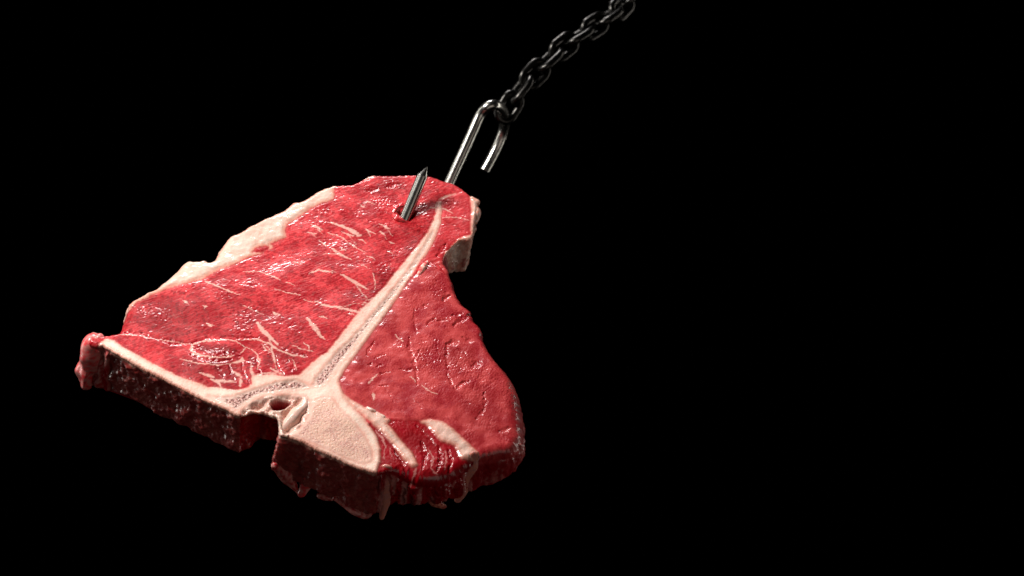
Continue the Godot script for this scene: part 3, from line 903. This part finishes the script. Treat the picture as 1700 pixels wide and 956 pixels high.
	var bn := PackedVector3Array()
	var bc := PackedColorArray()
	for i in pg.size():
		bp.append(Vector3(pg[i].x, pg[i].y, pz[i]) * MM)
		bn.append(Vector3(0, 0, -1))
		bc.append(MEAT)
	if tri.size() > 0:
		commit("far_face", bp, bn, bc, tri, mats.meat, steak)

# soft lumps and shreds: uneven tubes with round ends. points are [px, py, depth below the face in mm, radius in mm]
func shred(called: String, steak: Node3D, pts: Array, c1: Color, c2: Color, m: Material, seed_: int, rough := 0.25, flat := 1.0) -> void:
	var q: Array[Vector3] = []
	var rad: Array[float] = []
	for p in pts:
		q.append(pl(p[0], p[1], -p[2]))
		rad.append(p[3])
	var ctl: Array[Vector3] = []
	var rr: Array[float] = []
	var n := q.size()
	var per := 10
	for i in n - 1:
		for k in per:
			var t := float(k) / per
			ctl.append(q[i].cubic_interpolate(q[i + 1], q[maxi(i - 1, 0)], q[mini(i + 2, n - 1)], t))
			rr.append(lerpf(rad[i], rad[i + 1], t * t * (3.0 - 2.0 * t)))
	ctl.append(q[n - 1])
	rr.append(rad[n - 1])
	# round ends
	var d0 := (ctl[0] - ctl[1]).normalized()
	var d1 := (ctl[-1] - ctl[-2]).normalized()
	var path: Array[Vector3] = []
	var radii: Array[float] = []
	for k in range(6, 0, -1):
		var s := sin(k / 6.0 * PI * 0.5)
		path.append(ctl[0] + d0 * rr[0] * s)
		radii.append(rr[0] * sqrt(maxf(0.0, 1.0 - s * s)))
	path.append_array(ctl)
	radii.append_array(rr)
	for k in range(1, 7):
		var s := sin(k / 6.0 * PI * 0.5)
		path.append(ctl[-1] + d1 * rr[-1] * s)
		radii.append(rr[-1] * sqrt(maxf(0.0, 1.0 - s * s)))
	var nz := noise(seed_, 0.22, 2)
	var big := noise(seed_ + 1, 0.07)
	var around := 24
	var vp := PackedVector3Array()
	var vc := PackedColorArray()
	var side := d0.cross(Vector3(0.3, 0.2, 1.0)).normalized()
	for i in path.size():
		var dir := (path[mini(i + 1, path.size() - 1)] - path[maxi(i - 1, 0)]).normalized()
		side = (side - dir * side.dot(dir)).normalized()
		var up := dir.cross(side)
		for k in around:
			var an := TAU * k / around
			var o := side * cos(an) + up * sin(an)
			var p := path[i] + o * radii[i]
			var v := nz.get_noise_3d(cos(an) * 5.0, sin(an) * 5.0, i * 0.07) * rough + big.get_noise_3dv(p) * rough * 1.6
			var off := o * radii[i] * (1.0 + v)
			off.y *= flat
			p = path[i] + off
			vp.append(p * MM)
			vc.append(c1.lerp(c2, clampf(0.5 + nz.get_noise_3dv(p * 1.7) * 1.4, 0.0, 1.0)))
	tube_commit(called, vp, vc, path.size(), around, m, steak)

func tube_commit(called: String, vp: PackedVector3Array, vc: PackedColorArray, rings: int, around: int, m: Material, parent: Node3D, closed := false) -> MeshInstance3D:
	var vn := PackedVector3Array()
	vn.resize(vp.size())
	var ix := PackedInt32Array()
	for i in (rings if closed else rings - 1):
		var i2 := (i + 1) % rings
		for k in around:
			var a := i * around + k
			var b := i * around + (k + 1) % around
			var c := i2 * around + k
			var d := i2 * around + (k + 1) % around
			ix.append_array([a, d, b, a, c, d])
			var nv := (vp[b] - vp[c]).cross(vp[d] - vp[a])
			nv = nv / maxf(nv.length(), 1e-12)
			vn[a] += nv; vn[b] += nv; vn[c] += nv; vn[d] += nv
	# outward check against the ring's centre
	var mid := rings / 2
	var ctr := Vector3.ZERO
	for k in around:
		ctr += vp[mid * around + k] / around
	var s := 1.0
	if vn[mid * around].dot(vp[mid * around] - ctr) < 0.0:
		s = -1.0
		for t in range(0, ix.size(), 3):
			var w := ix[t + 1]
			ix[t + 1] = ix[t + 2]
			ix[t + 2] = w
	for i in vn.size():
		vn[i] = (vn[i] * s).normalized()
	return commit(called, vp, vn, vc, ix, m, parent)

func build_shreds(steak: Node3D) -> void:
	shred("meat_flap", steak, [[166, 562, 2.5, 2.6], [156, 571, 6.5, 5.6], [152, 594, 16, 6.4], [146, 618, 27, 6.0], [142, 637, 35, 4.0]], PALE_SKIN, MEAT_PALE, mats.side, 101, 0.3)
	shred("meat_flap", steak, [[176, 580, 5, 2.4], [172, 602, 15, 4.4], [164, 634, 31, 4.0]], MEAT, PALE_SKIN, mats.side, 103, 0.2, 0.7)
	shred("meat_shred", steak, [[512, 790, 30, 2.6], [509, 802, 37, 3.6], [501, 818, 43, 2.8]], PALE_SKIN, MEAT_PALE, mats.side, 105, 0.15, 0.8)
	shred("meat_shred", steak, [[456, 772, 24, 1.8], [472, 786, 33, 3.6], [486, 804, 40, 2.6], [494, 816, 43, 1.2]], MEAT, PALE_SKIN, mats.side, 107, 0.2)
	shred("meat_shred", steak, [[530, 822, 40, 1.4], [540, 825, 40, 1.8], [550, 828, 40, 1.2]], MEAT, PALE_SKIN, mats.side, 109, 0.2)
	shred("meat_shred", steak, [[556, 826, 36, 1.2], [575, 838, 38, 1.8], [592, 849, 39, 2.2], [608, 856, 41, 2.2], [620, 846, 36, 1.4]], PALE_SKIN, MEAT, mats.side, 111, 0.25)
	shred("fat_strip", steak, [[640, 778, 2.5, 3.0], [646, 792, 8, 4.6], [643, 812, 17, 4.2], [638, 838, 30, 3.6], [634, 858, 39, 2.2]], PALE_SKIN, FAT_EDGE, mats.side, 113, 0.3, 0.4)
	shred("fat_strip", steak, [[789, 756, 1.5, 2.8], [784, 774, 8, 2.8], [776, 795, 18, 2.2], [767, 816, 28, 3.4], [760, 831, 36, 1.6]], PALE_SKIN, FAT_EDGE, mats.side, 115, 0.3, 0.4)
	shred("fat_strip", steak, [[738, 800, 10, 1.4], [732, 815, 17, 2.6], [727, 828, 24, 2.4]], PALE_SKIN, MEAT, mats.side, 117, 0.3, 0.4)
	shred("fat_strip", steak, [[676, 790, 8, 1.4], [672, 812, 18, 2.4], [668, 834, 30, 1.6]], CHINE_RED, PALE_SKIN, mats.side, 118, 0.2, 0.6)
	shred("fat_lump", steak, [[712, 824, 22, 2.0], [722, 833, 27, 2.8], [736, 840, 31, 2.0]], FAT_EDGE, CHINE_RED, mats.side, 119, 0.2, 0.7)
	shred("fat_strip", steak, [[862, 740, 5, 1.6], [858, 758, 13, 2.6], [852, 780, 24, 1.6]], PALE_SKIN, MEAT, mats.fat, 121, 0.2, 0.5)
	shred("fat_lump", steak, [[784, 330, 0.8, 1.6], [791, 336, 1.5, 2.2]], FAT_WARM, FAT_EDGE, mats.fat, 123, 0.2)
	shred("fat_lump", steak, [[788, 344, 2, 1.5], [791, 354, 3, 2.0], [787, 368, 4, 1.8]], FAT, FAT_EDGE, mats.fat, 125, 0.2)
	shred("fat_lump", steak, [[626, 687, 0.5, 1.1], [636, 693, 0.6, 1.5]], FAT, MARBLE, mats.fat, 129, 0.12)
	shred("fat_lump", steak, [[610, 678, 0.3, 1.0], [616, 681, 0.0, 1.2], [622, 683, 0.3, 0.8]], FAT, MARBLE, mats.fat, 131, 0.15)
	shred("fat_lump", steak, [[710, 434, 0.6, 1.0], [704, 444, 0.2, 1.9], [697, 455, 0.3, 1.4], [693, 462, 0.6, 0.7]], MARBLE, MEAT_PALE, mats.fat, 133, 0.2)
	shred("torn_meat", steak, [[715, 438, 0.6, 0.8], [728, 446, 0.4, 1.1], [738, 456, 0.6, 0.7]], MEAT_PALE, MEAT, mats.meat, 135, 0.2)
	shred("torn_meat", steak, [[652, 352, 0.8, 1.0], [657, 345, -0.2, 1.8], [665, 342, -0.2, 1.8], [671, 344, 0.4, 1.1]], MEAT, MEAT_PALE, mats.meat, 137, 0.7)
	shred("torn_meat", steak, [[652, 357, 0.8, 0.9], [658, 362, 0.1, 1.6], [667, 366, 0.4, 1.4], [676, 369, 0.9, 0.9]], MEAT, MEAT_PALE, mats.meat, 139, 0.7)
	shred("canal_fat", steak, [[507, 664, 1.8, 1.8], [505, 676, 1.6, 3.0], [494, 690, 2.0, 3.8], [478, 704, 3, 3.6], [469, 720, 6, 2.2]], FAT, MARBLE, mats.fat, 143, 0.2)

# ------------------------------------------------------------------ the hook
func tube(called: String, pts: Array[Vector3], radii: Array[float], around: int, m: Material, parent: Node3D, closed := false) -> MeshInstance3D:
	var vp := PackedVector3Array()
	var n := pts.size()
	var d := (pts[1] - pts[0]).normalized()
	var side := d.cross(Vector3(0.31, 0.17, 0.93)).normalized()
	for i in n:
		var a := pts[(i + n - 1) % n] if closed else pts[maxi(i - 1, 0)]
		var b := pts[(i + 1) % n] if closed else pts[mini(i + 1, n - 1)]
		d = (b - a).normalized()
		side = (side - d * side.dot(d)).normalized()
		var up := d.cross(side)
		for k in around:
			var an := TAU * k / around
			vp.append(pts[i] + (side * cos(an) + up * sin(an)) * radii[i])
	return tube_commit(called, vp, PackedColorArray(), n, around, m, parent, closed)

func smooth_path(ctl: Array[Vector3], per: int) -> Array[Vector3]:
	var out: Array[Vector3] = []
	var n := ctl.size()
	for i in n - 1:
		for k in per:
			out.append(ctl[i].cubic_interpolate(ctl[i + 1], ctl[maxi(i - 1, 0)], ctl[mini(i + 2, n - 1)], float(k) / per))
	out.append(ctl[n - 1])
	return out

func build_hook() -> void:
	var hook := Node3D.new()
	hook.name = "meat_hook"
	hook.set_meta("label", "polished bare steel meat hook with pointed tip stuck through the steak")
	hook.set_meta("category", "hook")
	add_child(hook)
	var r := 0.0032
	var zs := -0.130
	# where the point leaves the meat
	var pe := pl(675, 356, 0.0) * MM
	var e := origin + ax_u * pe.x + ax_v * pe.y
	var ez := e.z
	var base := at_depth(747.5, 300, zs)
	var head := at_depth(797, 191, zs)
	hook.position = base
	var d := (head - base).normalized()
	var shoulder := at_depth(701.5, 291.5, ez)
	var tip_dir := (shoulder - e).normalized()
	# the hidden bend: from the shaft round to the point
	var low_shaft := base - d * 0.062
	var low_point := e - tip_dir * 0.020
	var ctl: Array[Vector3] = []
	ctl.append(at_depth(804, 284, zs - 0.030))
	ctl.append(at_depth(816, 262, zs - 0.031))
	ctl.append(at_depth(828, 238, zs - 0.031))
	ctl.append(at_depth(835, 219, zs - 0.029))
	ctl.append(at_depth(838, 204, zs - 0.024))
	ctl.append(at_depth(837, 190, zs - 0.015))
	ctl.append(at_depth(831, 179.5, zs - 0.006))
	ctl.append(at_depth(820.5, 174, zs + 0.001))
	ctl.append(at_depth(809, 177.5, zs + 0.002))
	ctl.append(head)
	ctl.append(head.lerp(base, 0.3))
	ctl.append(head.lerp(base, 0.7))
	ctl.append(base)
	ctl.append(base - d * 0.03)
	ctl.append(low_shaft)
	var half := (low_point - low_shaft) * 0.5
	var centre := (low_point + low_shaft) * 0.5
	var down := -(d + tip_dir).normalized()
	for k in range(1, 8):
		var an := PI * k / 8.0
		ctl.append(centre - half * cos(an) + down * sin(an) * half.length() * 0.9)
	ctl.append(low_point)
	ctl.append(e - tip_dir * 0.008)
	ctl.append(e + tip_dir * 0.006)
	ctl.append(shoulder)
	var path := smooth_path(ctl, 10)
	var radii: Array[float] = []
	var pts: Array[Vector3] = []
	# closed, slightly rounded end
	pts.append(path[0] - base)
	radii.append(0.0)
	pts.append(path[0] - base + (path[1] - path[0]) * 0.02)
	radii.append(r * 0.86)
	for i in path.size():
		if i == 0:
			pts.append(path[0] - base + (path[1] - path[0]).normalized() * 0.0005)
		else:
			pts.append(path[i] - base)
		radii.append(r)
	tube("rod", pts, radii, 40, mats.steel, hook)
	# the point: a short faceted cone, its apex a little to the right
	var tip := at_depth(709.3, 276.5, ez)
	var side := (Vector3(0, 0, 1) - tip_dir * tip_dir.z).normalized()
	var up := tip_dir.cross(side)
	var vp := PackedVector3Array()
	for i in 8:
		var t := i / 7.0
		for k in 32:
			var an := TAU * k / 32
			vp.append((shoulder - tip_dir * 0.0001).lerp(tip, t) - base + (side * cos(an) + up * sin(an)) * r * (1.001 - 0.97 * pow(t, 0.92)))
	tube_commit("point", vp, PackedColorArray(), 8, 32, mats.steel, hook)

# ------------------------------------------------------------------ the chain
func build_chain() -> void:
	var chain := Node3D.new()
	chain.name = "chain"
	chain.set_meta("label", "blackened iron link chain running up from the hook's eye")
	chain.set_meta("category", "chain")
	add_child(chain)
	var first := at_depth(845, 178, -0.146)
	chain.position = first
	# where the links' middles lie
	var ctl: Array[Vector3] = []
	var marks := [[845, 178, -0.146], [864, 148, -0.147], [885, 126, -0.149], [907, 104, -0.152], [930, 83, -0.156], [955, 64, -0.161], [982, 47, -0.167], [1008, 30, -0.174], [1031, 12, -0.182], [1046, -10, -0.19], [1056, -40, -0.198], [1064, -70, -0.206]]
	for p in marks:
		ctl.append(at_depth(p[0], p[1], p[2]))
	var path := smooth_path(ctl, 40)
	var wire := 0.0025
	var pitch := 0.0130
	# one oval link: straight sides, round ends, axis along x, open in the xy plane
	var ring: Array[Vector3] = []
	var rad: Array[float] = []
	var er := 0.0054
	var hl := pitch * 0.5 + wire - er
	for k in 16:
		var an := -PI * 0.5 + PI * k / 15.0
		ring.append(Vector3(hl + cos(an) * er, sin(an) * er, 0))
	for k in 16:
		var an := PI * 0.5 + PI * k / 15.0
		ring.append(Vector3(-hl + cos(an) * er, sin(an) * er, 0))
	for k in ring.size():
		rad.append(wire)
	var proto := tube("link", ring, rad, 20, mats.iron, chain, true)
	var count := 0
	var dist := 0.0
	var want := 0.0
	for i in range(1, path.size()):
		var seg := path[i].distance_to(path[i - 1])
		while want <= dist + seg and count < 14:
			var p := path[i - 1].lerp(path[i], (want - dist) / seg)
			var dir := (path[i] - path[i - 1]).normalized()
			var o := proto if count == 0 else (proto.duplicate() as MeshInstance3D)
			if count > 0:
				o.name = "link_%03d" % count
				chain.add_child(o)
			var zz := Vector3(0, 0, 1)
			var y0 := zz.cross(dir).normalized()
			var z0 := dir.cross(y0).normalized()
			var roll := deg_to_rad((20.0 if count % 2 == 0 else -68.0) + sin(count * 2.3) * 6.0)
			var yy := y0 * cos(roll) + z0 * sin(roll)
			var bz := dir.cross(yy).normalized()
			o.transform = Transform3D(Basis(dir, yy, bz), p - first)
			count += 1
			want += pitch
		dist += seg
